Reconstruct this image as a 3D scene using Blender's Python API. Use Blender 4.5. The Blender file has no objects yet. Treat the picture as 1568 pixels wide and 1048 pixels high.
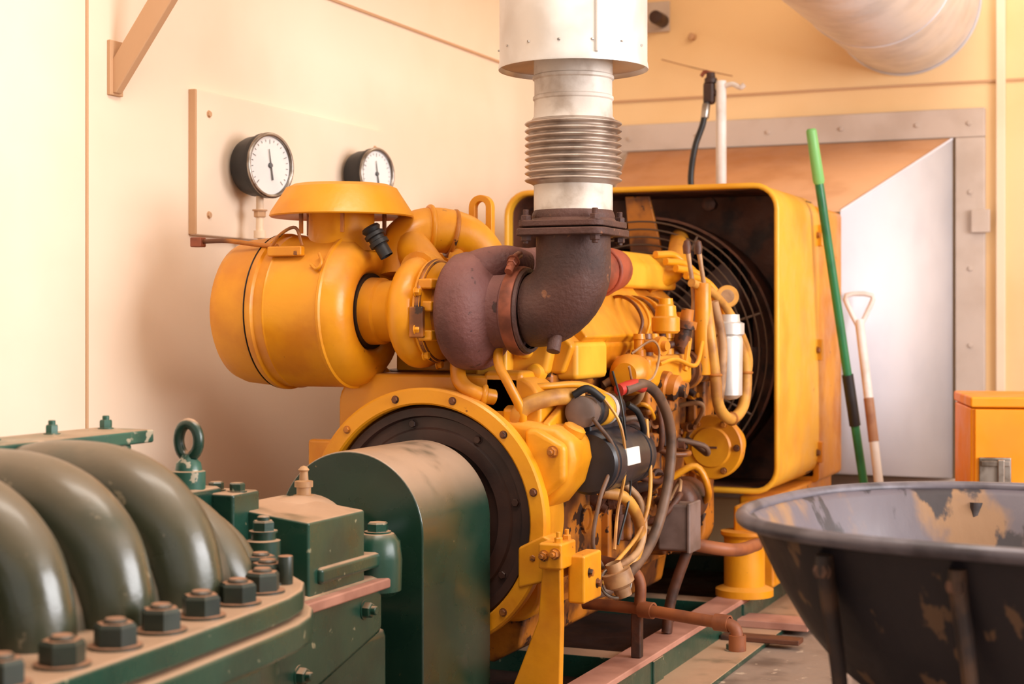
import bpy, bmesh, math, random
from mathutils import Vector, Matrix
random.seed(3)
sc = bpy.context.scene
V = Vector

# ------------------------------------------------------------------ materials
def S(r, g, b):
    def f(c):
        c /= 255.0
        return c / 12.92 if c <= .04045 else ((c + .055) / 1.055) ** 2.4
    return (f(r), f(g), f(b), 1.0)

def mat(name, c, rough=.45, metal=0.0, c2=None, scale=6.0, lo=.42, hi=.68, dust=None, dlo=.35, dhi=.95, damt=.85,
        bump=.0, bscale=40.0, chip=None, chipamt=.66, chipscale=25.0, coat=0.0, stretch=None, rvar=.12):
    m = bpy.data.materials.new(name)
    m.use_nodes = True
    nt = m.node_tree
    N, L = nt.nodes, nt.links
    b = N['Principled BSDF']
    tc = N.new('ShaderNodeTexCoord')
    vec = tc.outputs['Object']
    if stretch:
        mp = N.new('ShaderNodeMapping')
        mp.inputs['Scale'].default_value = stretch
        L.new(vec, mp.inputs['Vector'])
        vec = mp.outputs['Vector']
    def noise(sc_, det=5.0):
        n = N.new('ShaderNodeTexNoise')
        n.inputs['Scale'].default_value = sc_
        n.inputs['Detail'].default_value = det
        L.new(vec, n.inputs['Vector'])
        return n.outputs['Fac']
    def rng(src, a, bb, o=1.0, o0=0.0):
        r = N.new('ShaderNodeMapRange')
        r.interpolation_type = 'SMOOTHSTEP'
        r.inputs['From Min'].default_value = a
        r.inputs['From Max'].default_value = bb
        r.inputs['To Min'].default_value = o0
        r.inputs['To Max'].default_value = o
        L.new(src, r.inputs['Value'])
        return r.outputs['Result']
    def mix(fac, A, B):
        x = N.new('ShaderNodeMix')
        x.data_type = 'RGBA'
        L.new(fac, x.inputs[0])
        if isinstance(A, tuple): x.inputs[6].default_value = A
        else: L.new(A, x.inputs[6])
        if isinstance(B, tuple): x.inputs[7].default_value = B
        else: L.new(B, x.inputs[7])
        return x.outputs[2]
    col = c
    if c2: col = mix(rng(noise(scale), lo, hi), col, c2)
    if chip: col = mix(rng(noise(chipscale, 8.0), chipamt, chipamt + .04), col, chip)
    rout = rng(noise(11.0, 6.0), .35, .65, rough + rvar, max(.05, rough - rvar * .4))
    if dust:
        g = N.new('ShaderNodeNewGeometry')
        s = N.new('ShaderNodeSeparateXYZ')
        L.new(g.outputs['Normal'], s.inputs[0])
        d = rng(s.outputs['Z'], dlo, dhi, damt)
        nn = rng(noise(9.0, 7.0), .15, .48)
        mu = N.new('ShaderNodeMath'); mu.operation = 'MULTIPLY'
        L.new(d, mu.inputs[0]); L.new(nn, mu.inputs[1])
        col = mix(mu.outputs[0], col, dust)
        ad = N.new('ShaderNodeMath'); ad.operation = 'MULTIPLY_ADD'
        L.new(mu.outputs[0], ad.inputs[0]); ad.inputs[1].default_value = .3
        L.new(rout, ad.inputs[2])
        rout = ad.outputs[0]
    L.new(rout, b.inputs['Roughness'])
    if isinstance(col, tuple): b.inputs['Base Color'].default_value = col
    else: L.new(col, b.inputs['Base Color'])
    b.inputs['Metallic'].default_value = metal
    b.inputs['Coat Weight'].default_value = coat
    b.inputs['Coat Roughness'].default_value = .22
    if bump:
        bp = N.new('ShaderNodeBump')
        bp.inputs['Strength'].default_value = bump
        bp.inputs['Distance'].default_value = .004
        L.new(noise(bscale, 6.0), bp.inputs['Height'])
        L.new(bp.outputs['Normal'], b.inputs['Normal'])
    return m

DUST = S(182, 146, 118)
M_Y = mat('yellow_paint', S(222, 148, 20), .36, c2=S(200, 122, 16), scale=6, dust=S(206, 146, 76), damt=.4, bump=.14, bscale=60, chip=S(124, 70, 26), chipamt=.70, chipscale=30)
M_YB = mat('yellow_paint_bright_lit', S(238, 176, 48), .38, c2=S(226, 154, 32), scale=4, bump=.06, chip=S(170, 110, 40), chipamt=.72)  # lighter yellow; on the rear castings their light is put into it
M_YD = mat('yellow_paint_grimy', S(184, 110, 28), .45, c2=S(98, 54, 26), scale=9, lo=.38, hi=.60, bump=.25, bscale=50, chip=S(52, 30, 20), chipamt=.58)
M_BR = mat('grimy_brown_iron', S(96, 54, 34), .55, c2=S(48, 29, 22), scale=12, bump=.4, bscale=60)
M_DK = mat('dark_brown_iron', S(62, 38, 30), .5, c2=S(38, 24, 21), scale=8, bump=.2)
M_BLK = mat('black_rubber', S(24, 22, 24), .45)
M_GUARD = mat('fan_guard_wire', S(84, 62, 46), .45)
M_STB = mat('starter_black', S(38, 38, 46), .35, c2=S(25, 25, 29), scale=8, chip=S(90, 76, 60), chipamt=.68)
M_RUST = mat('cast_iron_maroon', S(108, 66, 62), .62, c2=S(80, 44, 40), scale=7, dust=S(152, 106, 98), damt=.5, bump=.6, bscale=110, chip=S(60, 34, 32), chipamt=.64)
M_RUSTD = mat('cast_iron_brown', S(78, 46, 38), .6, c2=S(56, 33, 28), scale=8, bump=.55, bscale=110, chip=S(124, 78, 52), chipamt=.66, dust=S(120, 86, 66), damt=.3)
M_CLAMP = mat('rusty_clamp', S(146, 80, 56), .5, .3, c2=S(96, 50, 36), scale=15, bump=.2)
M_G = mat('green_paint', S(26, 66, 52), .3, c2=S(18, 50, 40), scale=6, dust=DUST, dlo=.45, dhi=.95, damt=.92, bump=.12, bscale=70, chip=S(130, 130, 105), chipamt=.68, chipscale=35, coat=.25)
M_GD = mat('green_paint_guard', S(25, 54, 41), .24, c2=S(20, 46, 36), scale=4, dust=S(174, 144, 120), dlo=.15, dhi=.85, damt=.93, chip=S(120, 100, 70), chipamt=.72, chipscale=40, coat=.5, bump=.04)
M_GR = mat('green_paint_casting', S(58, 62, 46), .26, c2=S(46, 54, 42), scale=5, dust=S(116, 98, 76), dlo=.1, dhi=.98, damt=.8, bump=.18, bscale=55, coat=.4, chip=S(112, 104, 84), chipamt=.66, chipscale=30)
M_VAL = mat('dusty_casting', S(104, 88, 68), .6, c2=S(70, 66, 52), scale=8, bump=.3)
M_GT = mat('teal_green_paint', S(42, 88, 74), .35, c2=S(28, 66, 55), scale=10, dust=DUST, dlo=.7, dhi=1.0, damt=.7, chip=S(160, 150, 130), chipamt=.60, chipscale=35)
M_BOLT = mat('green_bolt', S(42, 52, 44), .4, c2=S(34, 43, 37), scale=20, dust=S(166, 118, 88), dlo=.6, dhi=.98, damt=.85)
M_SIL = mat('silver_painted_steel', S(214, 210, 206), .38, .45, c2=S(192, 184, 176), scale=5, bump=.04)
M_DUCT = mat('galvanised_duct', S(228, 228, 234), .34, .4, c2=S(210, 210, 216), scale=6)
M_WRAP = mat('exhaust_wrap', S(212, 202, 192), .6, .1, c2=S(176, 160, 146), scale=14, bump=.5, bscale=30)
M_BEL = mat('bellows_steel', S(184, 168, 156), .36, .6, c2=S(140, 120, 106), scale=12)
M_WALL = mat('cream_wall_paint', S(243, 222, 200), .62, c2=S(238, 215, 191), scale=1.4, bump=.08, bscale=25)
M_WALLB = mat('cream_wall_warm_lit', S(242, 208, 158), .62, c2=S(236, 198, 144), scale=1.4, bump=.08, bscale=25)  # cream wall with the warm light on the back wall put into the colour
M_SEAM = mat('tan_seam_sealant', S(202, 160, 122), .7)  # even tan for seams, wall bracket and small fittings
M_TRIM = mat('trim_paint', S(244, 220, 192), .5, c2=S(238, 212, 182), scale=3)
M_FRAME = mat('taupe_frame_paint', S(204, 188, 176), .5, c2=S(192, 174, 160), scale=5)
M_FLOOR = mat('concrete_floor', S(140, 120, 106), .7, c2=S(98, 80, 68), scale=6, bump=.3, bscale=30, chip=S(180, 160, 140), chipamt=.64)
M_CEIL = mat('ceiling_paint', S(244, 230, 208), .7, c2=S(240, 224, 200))
M_PLEN = mat('plenum_daylit_white', S(228, 230, 242), .45, c2=S(220, 223, 236), scale=3)  # daylight on the side sheet is put into the bluish white
M_PLENT = mat('plenum_top_shaded_tan', S(226, 170, 122), .55, c2=S(212, 154, 106), scale=5)  # same sheet metal; the shade on its top is put into the tan
M_GLASS = mat('gauge_face', S(236, 236, 236), .15, c2=S(226, 226, 228), coat=.8)
M_INK = mat('gauge_ink', S(96, 96, 100), .5)
M_GREENL = mat('pole_light_green', S(126, 192, 112), .4)
M_GREEND = mat('pole_green', S(38, 120, 76), .35, c2=S(30, 100, 64), scale=10)
M_WHITE = mat('white_enamel', S(232, 228, 226), .4, c2=S(214, 202, 194), scale=10)
M_ORANGE = mat('orange_cabinet_paint', S(242, 150, 18), .42, c2=S(236, 138, 14), scale=3)
M_BARO = mat('wheelbarrow_dark_paint', S(36, 31, 37), .48, c2=S(27, 24, 29), scale=5, chip=S(104, 78, 58), chipamt=.60, chipscale=18, bump=.2, stretch=(1, 1, .3))
M_BARI = mat('wheelbarrow_worn_inside', S(96, 88, 96), .45, c2=S(142, 108, 78), scale=8, lo=.46, hi=.58, chip=S(54, 48, 52), chipamt=.52, chipscale=10, bump=.25, stretch=(1, 1, .4))
M_RIM = mat('wheelbarrow_rim', S(104, 98, 106), .42, .2, c2=S(70, 64, 70), scale=14)
M_LEG = mat('wheelbarrow_leg_paint', S(50, 42, 42), .5, .2, c2=S(92, 68, 52), scale=14)
M_LBOLT = mat('wheelbarrow_bolt', S(108, 76, 60), .5, .3, c2=S(70, 52, 44), scale=25)
M_STEEL = mat('bare_steel', S(170, 162, 154), .3, .9, c2=S(120, 108, 96), scale=20)
M_COP = mat('orange_brown_pipe', S(150, 86, 48), .5, c2=S(104, 56, 36), scale=10)
M_PINK = mat('dusty_rail_top', S(180, 130, 112), .6, c2=S(150, 102, 86), scale=8)
M_RED = mat('red_manifold', S(160, 74, 48), .5, c2=S(112, 52, 38), scale=10, bump=.3)
M_REDB = mat('red_cap', S(180, 44, 32), .4)
M_GREY = mat('grey_box', S(126, 106, 100), .5, c2=S(96, 78, 70), scale=9)
M_CABLE = mat('dusty_cable', S(108, 80, 62), .5, c2=S(68, 50, 40), scale=14)
M_HOSE = mat('tan_yellow_hose', S(206, 148, 62), .45, c2=S(160, 106, 48), scale=14)
M_TAN = mat('tan_hose', S(176, 136, 96), .5, c2=S(130, 92, 62), scale=16)
M_LAB = mat('label_white', S(225, 222, 215), .5)
M_WOOD = mat('worn_handle', S(168, 124, 94), .6, c2=S(140, 92, 66), scale=12)

# ------------------------------------------------------------------ geometry helpers
PINV = {}
def G(name, loc=(0, 0, 0), rot=None, local=False):
    e = bpy.data.objects.new(name, None)
    e.empty_display_size = .1
    e.location = loc
    if rot: e.rotation_euler = rot
    sc.collection.objects.link(e)
    PINV[e.name] = Matrix.Identity(4) if local else Matrix.Translation(V(loc)).inverted()
    return e

def fin(bm, name, m, par=None, bev=0, ang=38, segs=2):
    bmesh.ops.remove_doubles(bm, verts=bm.verts, dist=1e-6)
    bmesh.ops.recalc_face_normals(bm, faces=bm.faces)
    me = bpy.data.meshes.new(name)
    bm.to_mesh(me); bm.free()
    me.polygons.foreach_set('use_smooth', [True] * len(me.polygons))
    me.set_sharp_from_angle(angle=math.radians(ang))
    for mm in (m if isinstance(m, (list, tuple)) else [m]):
        me.materials.append(mm)
    o = bpy.data.objects.new(name, me)
    sc.collection.objects.link(o)
    if par:
        o.parent = par
        o.matrix_parent_inverse = PINV[par.name]
    if bev:
        md = o.modifiers.new('bevel', 'BEVEL')
        md.width = bev; md.segments = segs; md.limit_method = 'ANGLE'
        md.angle_limit = math.radians(35); md.harden_normals = True
    return o

def frame(ax):
    a = V(ax).normalized()
    t = V((0, 0, 1)) if abs(a.z) < .9 else V((1, 0, 0))
    u = a.cross(t).normalized()
    w = a.cross(u).normalized()
    return a, u, w

def box(name, x0, x1, y0, y1, z0, z1, m, par=None, bev=.004, rot=None):
    bm = bmesh.new()
    c = V(((x0 + x1) / 2, (y0 + y1) / 2, (z0 + z1) / 2))
    bmesh.ops.create_cube(bm, size=1)
    mt = Matrix.Diagonal((abs(x1 - x0), abs(y1 - y0), abs(z1 - z0), 1))
    if rot:
        mt = rot.to_4x4() @ mt
    bmesh.ops.transform(bm, matrix=Matrix.Translation(c) @ mt, verts=bm.verts)
    return fin(bm, name, m, par, bev)

def lathe_bm(bm, o, ax, prof, seg=48, mi=None):
    a, u, w = frame(ax); o = V(o)
    rings = []
    for t, r in prof:
        if r < 1e-6:
            rings.append([bm.verts.new(o + a * t)])
        else:
            rings.append([bm.verts.new(o + a * t + (u * math.cos(2 * math.pi * i / seg) + w * math.sin(2 * math.pi * i / seg)) * r) for i in range(seg)])
    for A, B in zip(rings, rings[1:]):
        for i in range(seg):
            j = (i + 1) % seg
            if len(A) == 1 and len(B) == 1: continue
            if len(A) == 1: bm.faces.new((A[0], B[i], B[j]))
            elif len(B) == 1: bm.faces.new((A[i], A[j], B[0]))
            else: bm.faces.new((A[i], A[j], B[j], B[i]))

def lathe(name, o, ax, prof, m, par=None, seg=48, ang=38):
    bm = bmesh.new()
    lathe_bm(bm, o, ax, prof, seg)
    return fin(bm, name, m, par, ang=ang)

def cyl(name, p0, p1, r, m, par=None, r2=None, seg=32, b=None):
    p0, p1 = V(p0), V(p1); L = (p1 - p0).length
    if r2 is None: r2 = r
    if b is None: b = min(r * .12, L * .2, .006)
    return lathe(name, p0, p1 - p0, [(0, 0), (0, r - b), (b * .3, r - b * .3), (b, r), (L - b, r2), (L - b * .3, r2 - b * .3), (L, r2 - b), (L, 0)], m, par, seg)

def torus(name, c, ax, R, r, m, par=None, seg=48, rs=12):
    prof = [(math.sin(2 * math.pi * i / rs) * r, R + math.cos(2 * math.pi * i / rs) * r) for i in range(rs + 1)]
    return lathe(name, c, ax, prof, m, par, seg)

def crom(pts, res):
    P = [V(p) for p in pts]
    if len(P) == 2: return [P[0].lerp(P[1], i / res) for i in range(res + 1)]
    E = [P[0] * 2 - P[1]] + P + [P[-1] * 2 - P[-2]]
    out = []
    for i in range(1, len(E) - 2):
        a, b, c, d = E[i - 1:i + 3]
        for k in range(res):
            t = k / res
            out.append(.5 * ((2 * b) + (c - a) * t + (2 * a - 5 * b + 4 * c - d) * t * t + (3 * b - a - 3 * c + d) * t ** 3))
    out.append(P[-1])
    return out

def sweep_bm(bm, pts, r, seg=12, res=6, closed=False, smooth=True, sy=1.0):
    C = crom(pts, res) if smooth else [V(p) for p in pts]
    n = len(C)
    if closed and (C[0] - C[-1]).length < 1e-5: C = C[:-1]; n -= 1
    rr = r if isinstance(r, (list, tuple)) else None
    T = []
    for i in range(n):
        a = C[(i - 1) % n] if (closed or i > 0) else C[i]
        b = C[(i + 1) % n] if (closed or i < n - 1) else C[i]
        T.append((b - a).normalized())
    _, u, w = frame(T[0])
    rings = []
    for i in range(n):
        if i:
            u = (u - T[i] * u.dot(T[i])).normalized()
        w = T[i].cross(u)
        if rr:
            f = i / (n - 1) * (len(rr) - 1); k = min(int(f), len(rr) - 2)
            R = rr[k] + (rr[k + 1] - rr[k]) * (f - k)
        else: R = r
        rings.append([bm.verts.new(C[i] + (u * math.cos(2 * math.pi * j / seg) + w * math.sin(2 * math.pi * j / seg) * sy) * R) for j in range(seg)])
    m = n if closed else n - 1
    for i in range(m):
        A, B = rings[i], rings[(i + 1) % n]
        for j in range(seg):
            k = (j + 1) % seg
            bm.faces.new((A[j], A[k], B[k], B[j]))
    if not closed:
        bm.faces.new(rings[0]); bm.faces.new(rings[-1][::-1])

def sweep(name, pts, r, m, par=None, seg=14, res=6, closed=False, smooth=True, sy=1.0):
    bm = bmesh.new()
    sweep_bm(bm, pts, r, seg, res, closed, smooth, sy)
    return fin(bm, name, m, par, ang=50)

def prism(name, poly, plane, a, b, m, par=None, bev=.004, segs=2):
    bm = bmesh.new()
    def P(p, q):
        if plane == 'XZ': return (p[0], q, p[1])
        if plane == 'YZ': return (q, p[0], p[1])
        return (p[0], p[1], q)
    A = [bm.verts.new(P(p, a)) for p in poly]
    B = [bm.verts.new(P(p, b)) for p in poly]
    n = len(poly)
    bm.faces.new(A); bm.faces.new(B[::-1])
    for i in range(n):
        j = (i + 1) % n
        bm.faces.new((A[i], A[j], B[j], B[i]))
    return fin(bm, name, m, par, bev, segs=segs)

def bolts(name, P, ax, r, h, m, par=None, stub=.0, washer=True, rot=0):
    bm = bmesh.new()
    a, u, w = frame(ax)
    for p in P:
        p = V(p)
        if washer:
            lathe_bm(bm, p, a, [(-.001, 0), (-.001, r * 1.25), (h * .12, r * 1.25), (h * .12, 0)], 20)
        ph = rot if rot else random.random()
        def ring(t, R):
            return [bm.verts.new(p + a * t + (u * math.cos(ph + math.pi / 3 * i) + w * math.sin(ph + math.pi / 3 * i)) * R) for i in range(6)]
        R0, R1, R2 = ring(h * .1, r), ring(h * .85, r), ring(h, r * .86)
        for A, B in ((R0, R1), (R1, R2)):
            for i in range(6):
                j = (i + 1) % 6
                bm.faces.new((A[i], A[j], B[j], B[i]))
        bm.faces.new(R2); bm.faces.new(R0[::-1])
        if stub:
            lathe_bm(bm, p + a * h * .9, a, [(0, r * .55), (stub, r * .55), (stub + r * .1, r * .45), (stub + r * .1, 0)], 14)
    return fin(bm, name, m, par, ang=30)

def rr(x0, x1, z0, z1, r, n=8):
    o = []
    for cx, cz, a0 in ((x1 - r, z1 - r, 0), (x0 + r, z1 - r, 90), (x0 + r, z0 + r, 180), (x1 - r, z0 + r, 270)):
        for i in range(n + 1):
            a = math.radians(a0 + 90 * i / n)
            o.append((cx + r * math.cos(a), cz + r * math.sin(a)))
    return o

def plate_with_hole(name, outer, inner, y, t, m, par, bev=.002):
    bm = bmesh.new(); n = len(outer)
    R = [[bm.verts.new((p[0], yy, p[1])) for p in lp] for yy in (y, y + t) for lp in (outer, inner)]
    for i in range(n):
        j = (i + 1) % n
        bm.faces.new((R[0][i], R[0][j], R[1][j], R[1][i]))
        bm.faces.new((R[2][j], R[2][i], R[3][i], R[3][j]))
        bm.faces.new((R[0][j], R[0][i], R[2][i], R[2][j]))
        bm.faces.new((R[1][i], R[1][j], R[3][j], R[3][i]))
    return fin(bm, name, m, par, bev)

# ------------------------------------------------------------------ room
FZ = .1
XL, YB, XR, YF, ZC = -2.35, 6.5, 2.6, -1.6, 3.0
box('floor', XL - .1, XR + .1, YF, YB + .1, FZ - .1, FZ, M_FLOOR, bev=0)
box('ceiling', XL - .1, XR + .1, YF, YB + .1, ZC, ZC + .08, M_CEIL, bev=0)
box('wall_left', XL - .1, XL, YF, YB + .1, FZ, ZC, M_WALL, bev=0)
box('wall_back', XL, XR, YB, YB + .1, FZ, ZC, M_WALLB, bev=0)
wr = G('wall_right', (XR, 3, 1.5))
wy0, wy1, wz0, wz1 = 1.4, 4.6, 1.0, 2.7
box('panel_low', XR, XR + .1, YF, YB, FZ, wz0, M_WALL, wr, 0)
box('panel_top', XR, XR + .1, YF, YB, wz1, ZC, M_WALL, wr, 0)
box('panel_near', XR, XR + .1, YF, wy0, wz0, wz1, M_WALL, wr, 0)
box('panel_far', XR, XR + .1, wy1, YB, wz0, wz1, M_WALL, wr, 0)
wn = G('window_1', (XR, 3, 1.8))
for y in (wy0 + .03, (wy0 + wy1) / 2, wy1 - .03):
    box('mullion', XR + .02, XR + .07, y - .03, y + .03, wz0, wz1, M_WHITE, wn)
for z in (wz0 + .03, wz1 - .03):
    box('rail', XR + .02, XR + .07, wy0, wy1, z - .03, z + .03, M_WHITE, wn)

def seam(name, *a):
    return box(name, *a, M_SEAM, None, .001)
seam('trim_1', XL, XL + .004, 3.015, 3.023, FZ, ZC)
seam('trim_2', XL, XL + .006, 3.03, YB, 2.046, 2.055)
box('trim_3', XL, XR, YB - .010, YB, 2.03, 2.040, M_SEAM, None, .002)
box('trim_4', -.70, -.665, YB - .03, YB, FZ, ZC, M_TRIM, None, .004)
box('trim_5', XL, XL + .03, YB - .03, YB, FZ, ZC, M_TRIM, None, .004)

# wall bracket (angled brace)
wb = G('wall_bracket', (XL, 3.12, 1.7))
box('wall_plate', XL, XL + .01, 3.095, 3.145, 1.63, 1.76, M_SEAM, wb, .002)
prism('brace', [(XL + .004, 1.635), (XL + .018, 1.635), (XL + .385, 2.12), (XL + .385, 2.165), (XL + .345, 2.165), (XL + .004, 1.71)], 'XZ', 3.105, 3.13, M_SEAM, wb, .003)
box('arm', XL, XL + .5, 3.095, 3.145, 2.165, 2.19, M_TRIM, wb, .003)

# gauge panel + gauges
gp = G('gauge_panel', (XL, 3.9, 1.5))
box('backboard', XL, XL + .020, 3.43, 4.47, 1.316, 1.689, M_WALL, gp, .004)
box('backboard_edge', XL, XL + .0205, 3.428, 3.436, 1.318, 1.687, M_SEAM, gp, .001)
bolts('screws', [(XL + .020, y, z) for y in (3.49, 4.40) for z in (1.37, 1.63)], (1, 0, 0), .008, .006, M_SEAM, gp)
def gauge(y, z, r, ang):
    g = G('pressure_gauge', (XL + .108, y, z), (0, 0, -ang), local=True)
    lathe('case', (0, 0, 0), (1, 0, 0), [(-.066, 0), (-.066, r * .86), (-.05, r * .92), (-.012, r * .94), (-.008, r), (.008, r), (.011, r * .97), (.011, r * .9), (.004, r * .89)], M_BLK, g, 56)
    lathe('dial', (.005, 0, 0), (1, 0, 0), [(0, r * .9), (.001, 0)], M_GLASS, g, 56)
    torus('bezel', (.009, 0, 0), (1, 0, 0), r * .95, .0055, M_STEEL, g, 56)
    bm = bmesh.new()
    for i in range(21):
        a = math.radians(-135 + 270 * i / 20)
        L = .14 if i % 5 == 0 else .07
        c, s = math.sin(a), math.cos(a)
        p0 = V((.0068, c * r * .8, s * r * .8)); p1 = V((.0068, c * r * (.8 - L), s * r * (.8 - L)))
        n = V((0, s, -c)) * (.0008)
        bm.faces.new([bm.verts.new(x) for x in (p0 - n, p0 + n, p1 + n, p1 - n)])
    fin(bm, 'ticks', M_INK, g)
    sweep('needle', [(.009, r * .1, -r * .45), (.009, -r * .06, r * .5)], [.0025, .001], M_INK, g, 6, 2)
    lathe('hub', (.007, 0, 0), (1, 0, 0), [(0, r * .08), (.005, r * .07), (.005, 0)], M_INK, g, 20)
    cyl('stem', (-.03, 0, -r * .8), (-.03, 0, -r - .05), .010, M_TRIM, g)
    bolts('fitting', [(-.03, 0, -r - .03)], (0, 0, -1), .016, .02, M_SEAM, g)
    sweep('feed_pipe', [(-.03, 0, -r - .05), (-.03, 0, -r - .09), (-.03, .01, -r - .12), (-.045, .012, -r - .16)], .010, M_TRIM, g)
    lathe('feed_union', (-.03, 0, -r - .085), (0, 0, -1), [(0, .009), (0, .016), (.02, .016), (.02, .009)], M_TRIM, g, 16)
    return g
gauge(3.635, 1.507, .086, math.radians(12))
gauge(4.235, 1.535, .077, math.radians(12))

# radiator opening frame on the back wall
fr = G('radiator_opening_frame', (-1.5, YB, 1.2))
fx0, fx1, fz0, fz1, fw = -2.28, -.74, .36, 1.93, .115
def fbox(n, *a): box(n, *a, M_FRAME, fr, .006)
fbox('head', fx0, fx1, YB - .035, YB, fz1 - fw, fz1)
fbox('sill', fx0, fx1, YB - .035, YB, fz0, fz0 + fw)
fbox('jamb_r', fx1 - fw, fx1, YB - .035, YB, fz0 + fw, fz1 - fw)
fbox('jamb_l', fx0, fx0 + fw * .6, YB - .035, YB, fz0 + fw, fz1 - fw)
bolts('frame_bolts', [(x, YB - .035, fz1 - .06) for x in (-2.2, -1.9, -1.6, -1.3, -1.0, -.8)] + [(fx1 - .055, YB - .035, z) for z in (1.6, 1.3, 1.0, .7, .5)], (0, -1, 0), .009, .008, M_FRAME, fr)
box('latch', fx1 - .05, fx1 + .02, YB - .06, YB - .03, 1.44, 1.53, M_FRAME, fr, .004)

# plenum between radiator and wall
pl = G('radiator_plenum', (-1.5, 6.1, 1.1))
def quadshell(name, A, B, m, t=.006):
    bm = bmesh.new()
    bm.faces.new([bm.verts.new(p) for p in (A[0], A[1], B[1], B[0])])
    o = fin(bm, name, m, pl)
    md = o.modifiers.new('s', 'SOLIDIFY'); md.thickness = t; md.offset = 0
    return o
y0, y1 = 5.676, YB - .04
a = dict(x0=-2.03, x1=-1.145, z0=.56, z1=1.485); b = dict(x0=-2.205, x1=-.865, z0=.48, z1=1.81)
quadshell('side_right', ((a['x1'], y0, a['z0']), (a['x1'], y0, a['z1'])), ((b['x1'], y1, b['z0']), (b['x1'], y1, b['z1'])), M_PLEN)
quadshell('side_left', ((a['x0'], y0, a['z0']), (a['x0'], y0, a['z1'])), ((b['x0'], y1, b['z0']), (b['x0'], y1, b['z1'])), M_PLEN)
quadshell('top', ((a['x0'], y0, a['z1']), (a['x1'], y0, a['z1'])), ((b['x0'], y1, b['z1']), (b['x1'], y1, b['z1'])), M_PLENT)
quadshell('bottom', ((a['x0'], y0, a['z0']), (a['x1'], y0, a['z0'])), ((b['x0'], y1, b['z0']), (b['x1'], y1, b['z0'])), M_PLEN)
sweep('edge_bead', [(a['x1'], y0, a['z1']), (b['x1'], y1, b['z1'])], .005, M_PLEN, pl, 8, 2)

# ventilation duct
vd = G('ventilation_duct', (-1.045, 5, 2.38))
lathe('pipe', (-1.05, 3.6, 2.37), (0, 1, 0), [(0, .28), (0, .29), (1.15, .29), (1.155, .294), (1.19, .294), (1.195, .29), (2.9, .29)], M_DUCT, vd, 72)
lathe('wall_collar', (-1.05, 6.48, 2.37), (0, 1, 0), [(0, .291), (0, .296), (.02, .296)], M_DUCT, vd, 72)
for y in (4.2, 5.8):
    torus('strap', (-1.05, y, 2.37), (0, 1, 0), .291, .003, M_DUCT, vd, 64, 8)
    cyl('hanger', (-1.05, y, 2.66), (-1.05, y, 3.0), .006, M_STEEL, vd)

# wall hook on the back wall
wh = G('wall_hook', (-2.0, YB, 2.3))
box('plate', -2.14, -2.03, YB - .015, YB, 2.32, 2.45, M_FRAME, wh)
cyl('pin', (-2.06, YB, 2.365), (-2.06, YB - .12, 2.365), .028, M_DK, wh)
cyl('stud', (-1.93, YB, 2.29), (-1.93, YB - .03, 2.29), .014, M_SEAM, wh)
sweep('cord', [(-2.06, YB - .03, 2.2), (-1.9, YB - .04, 2.15), (-1.75, YB - .04, 2.11)], .002, M_CLAMP, wh, 6)

# ------------------------------------------------------------------ plinth and skid
box('concrete_plinth', -2.25, -.80, .9, 6.2, FZ, .2, M_FLOOR, None, .01)
sk = G('steel_skid', (-1.585, 3.5, .24))
for s in (1, -1):
    cx = -1.585
    def X(v): return cx + s * (v - cx) if s < 0 else v
    def bx(n, xa, xb, ya, yb, za, zb, m, bv=.003):
        xa, xb = X(xa), X(xb)
        box(n, min(xa, xb), max(xa, xb), ya, yb, za, zb, m, sk, bv)
    bx('rail_web', -1.225, -1.205, 1.2, 5.6, .21, .275, M_G)
    bx('rail_top', -1.285, -1.20, 1.2, 5.6, .272, .287, M_PINK)
    bx('rail_foot', -1.225, -1.075, 1.2, 5.6, .2, .214, M_G)
    bolts('anchor_bolts', [(X(-1.13), y, .214) for y in (2.0, 3.0, 4.18, 5.2)], (0, 0, 1), .019, .018, M_G, sk, .012)
for y in (1.3, 2.4, 3.1, 3.75, 4.6, 5.5):
    box('cross_member', -1.97, -1.2, y - .04, y + .04, .205, .27, M_G, sk, .003)
box('drip_pan', -1.90, -1.285, 3.3, 5.5, .203, .215, M_DK, sk, .003)
box('cross_tray', -1.30, -1.0, 4.50, 4.62, .214, .236, M_PINK, sk, .003)
box('cross_tray_b', -1.20, -.98, 4.30, 4.36, .214, .228, M_BR, sk, .003)

# ------------------------------------------------------------------ engine
AX, AZ = -1.592, .651
en = G('diesel_engine', (AX, 4.0, .65))
lathe('flywheel_housing', (AX, 3.24, AZ), (0, 1, 0), [(.06, .258), (.004, .258), (0, .262), (0, .291), (.004, .296), (.03, .296), (.036, .286), (.06, .28), (.19, .266), (.19, 0)], M_Y, en, 96)
lathe('flywheel', (AX, 3.24, AZ), (0, 1, 0), [(.055, .258), (.03, .255), (.022, .25), (.022, .232), (.034, .228), (.034, .205), (.028, .2), (.028, .172), (.045, .165), (.045, .0)], M_DK, en, 96)
bolts('flywheel_bolts', [(AX + .216 * math.cos(t * math.pi / 4 + .2), 3.274, AZ + .216 * math.sin(t * math.pi / 4 + .2)) for t in range(8)], (0, -1, 0), .009, .008, M_DK, en)
bolts('housing_bolts', [(AX + .277 * math.cos(t * math.pi / 6 + .26), 3.24, AZ + .277 * math.sin(t * math.pi / 6 + .26)) for t in range(12)], (0, -1, 0), .0075, .007, M_YD, en)
prism('housing_back', rr(-1.85, -1.335, .42, .975, .07), 'XZ', 3.31, 3.44, M_Y, en, .01)
box('housing_tab', -1.91, -1.84, 3.27, 3.30, .72, .82, M_Y, en, .008)
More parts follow.
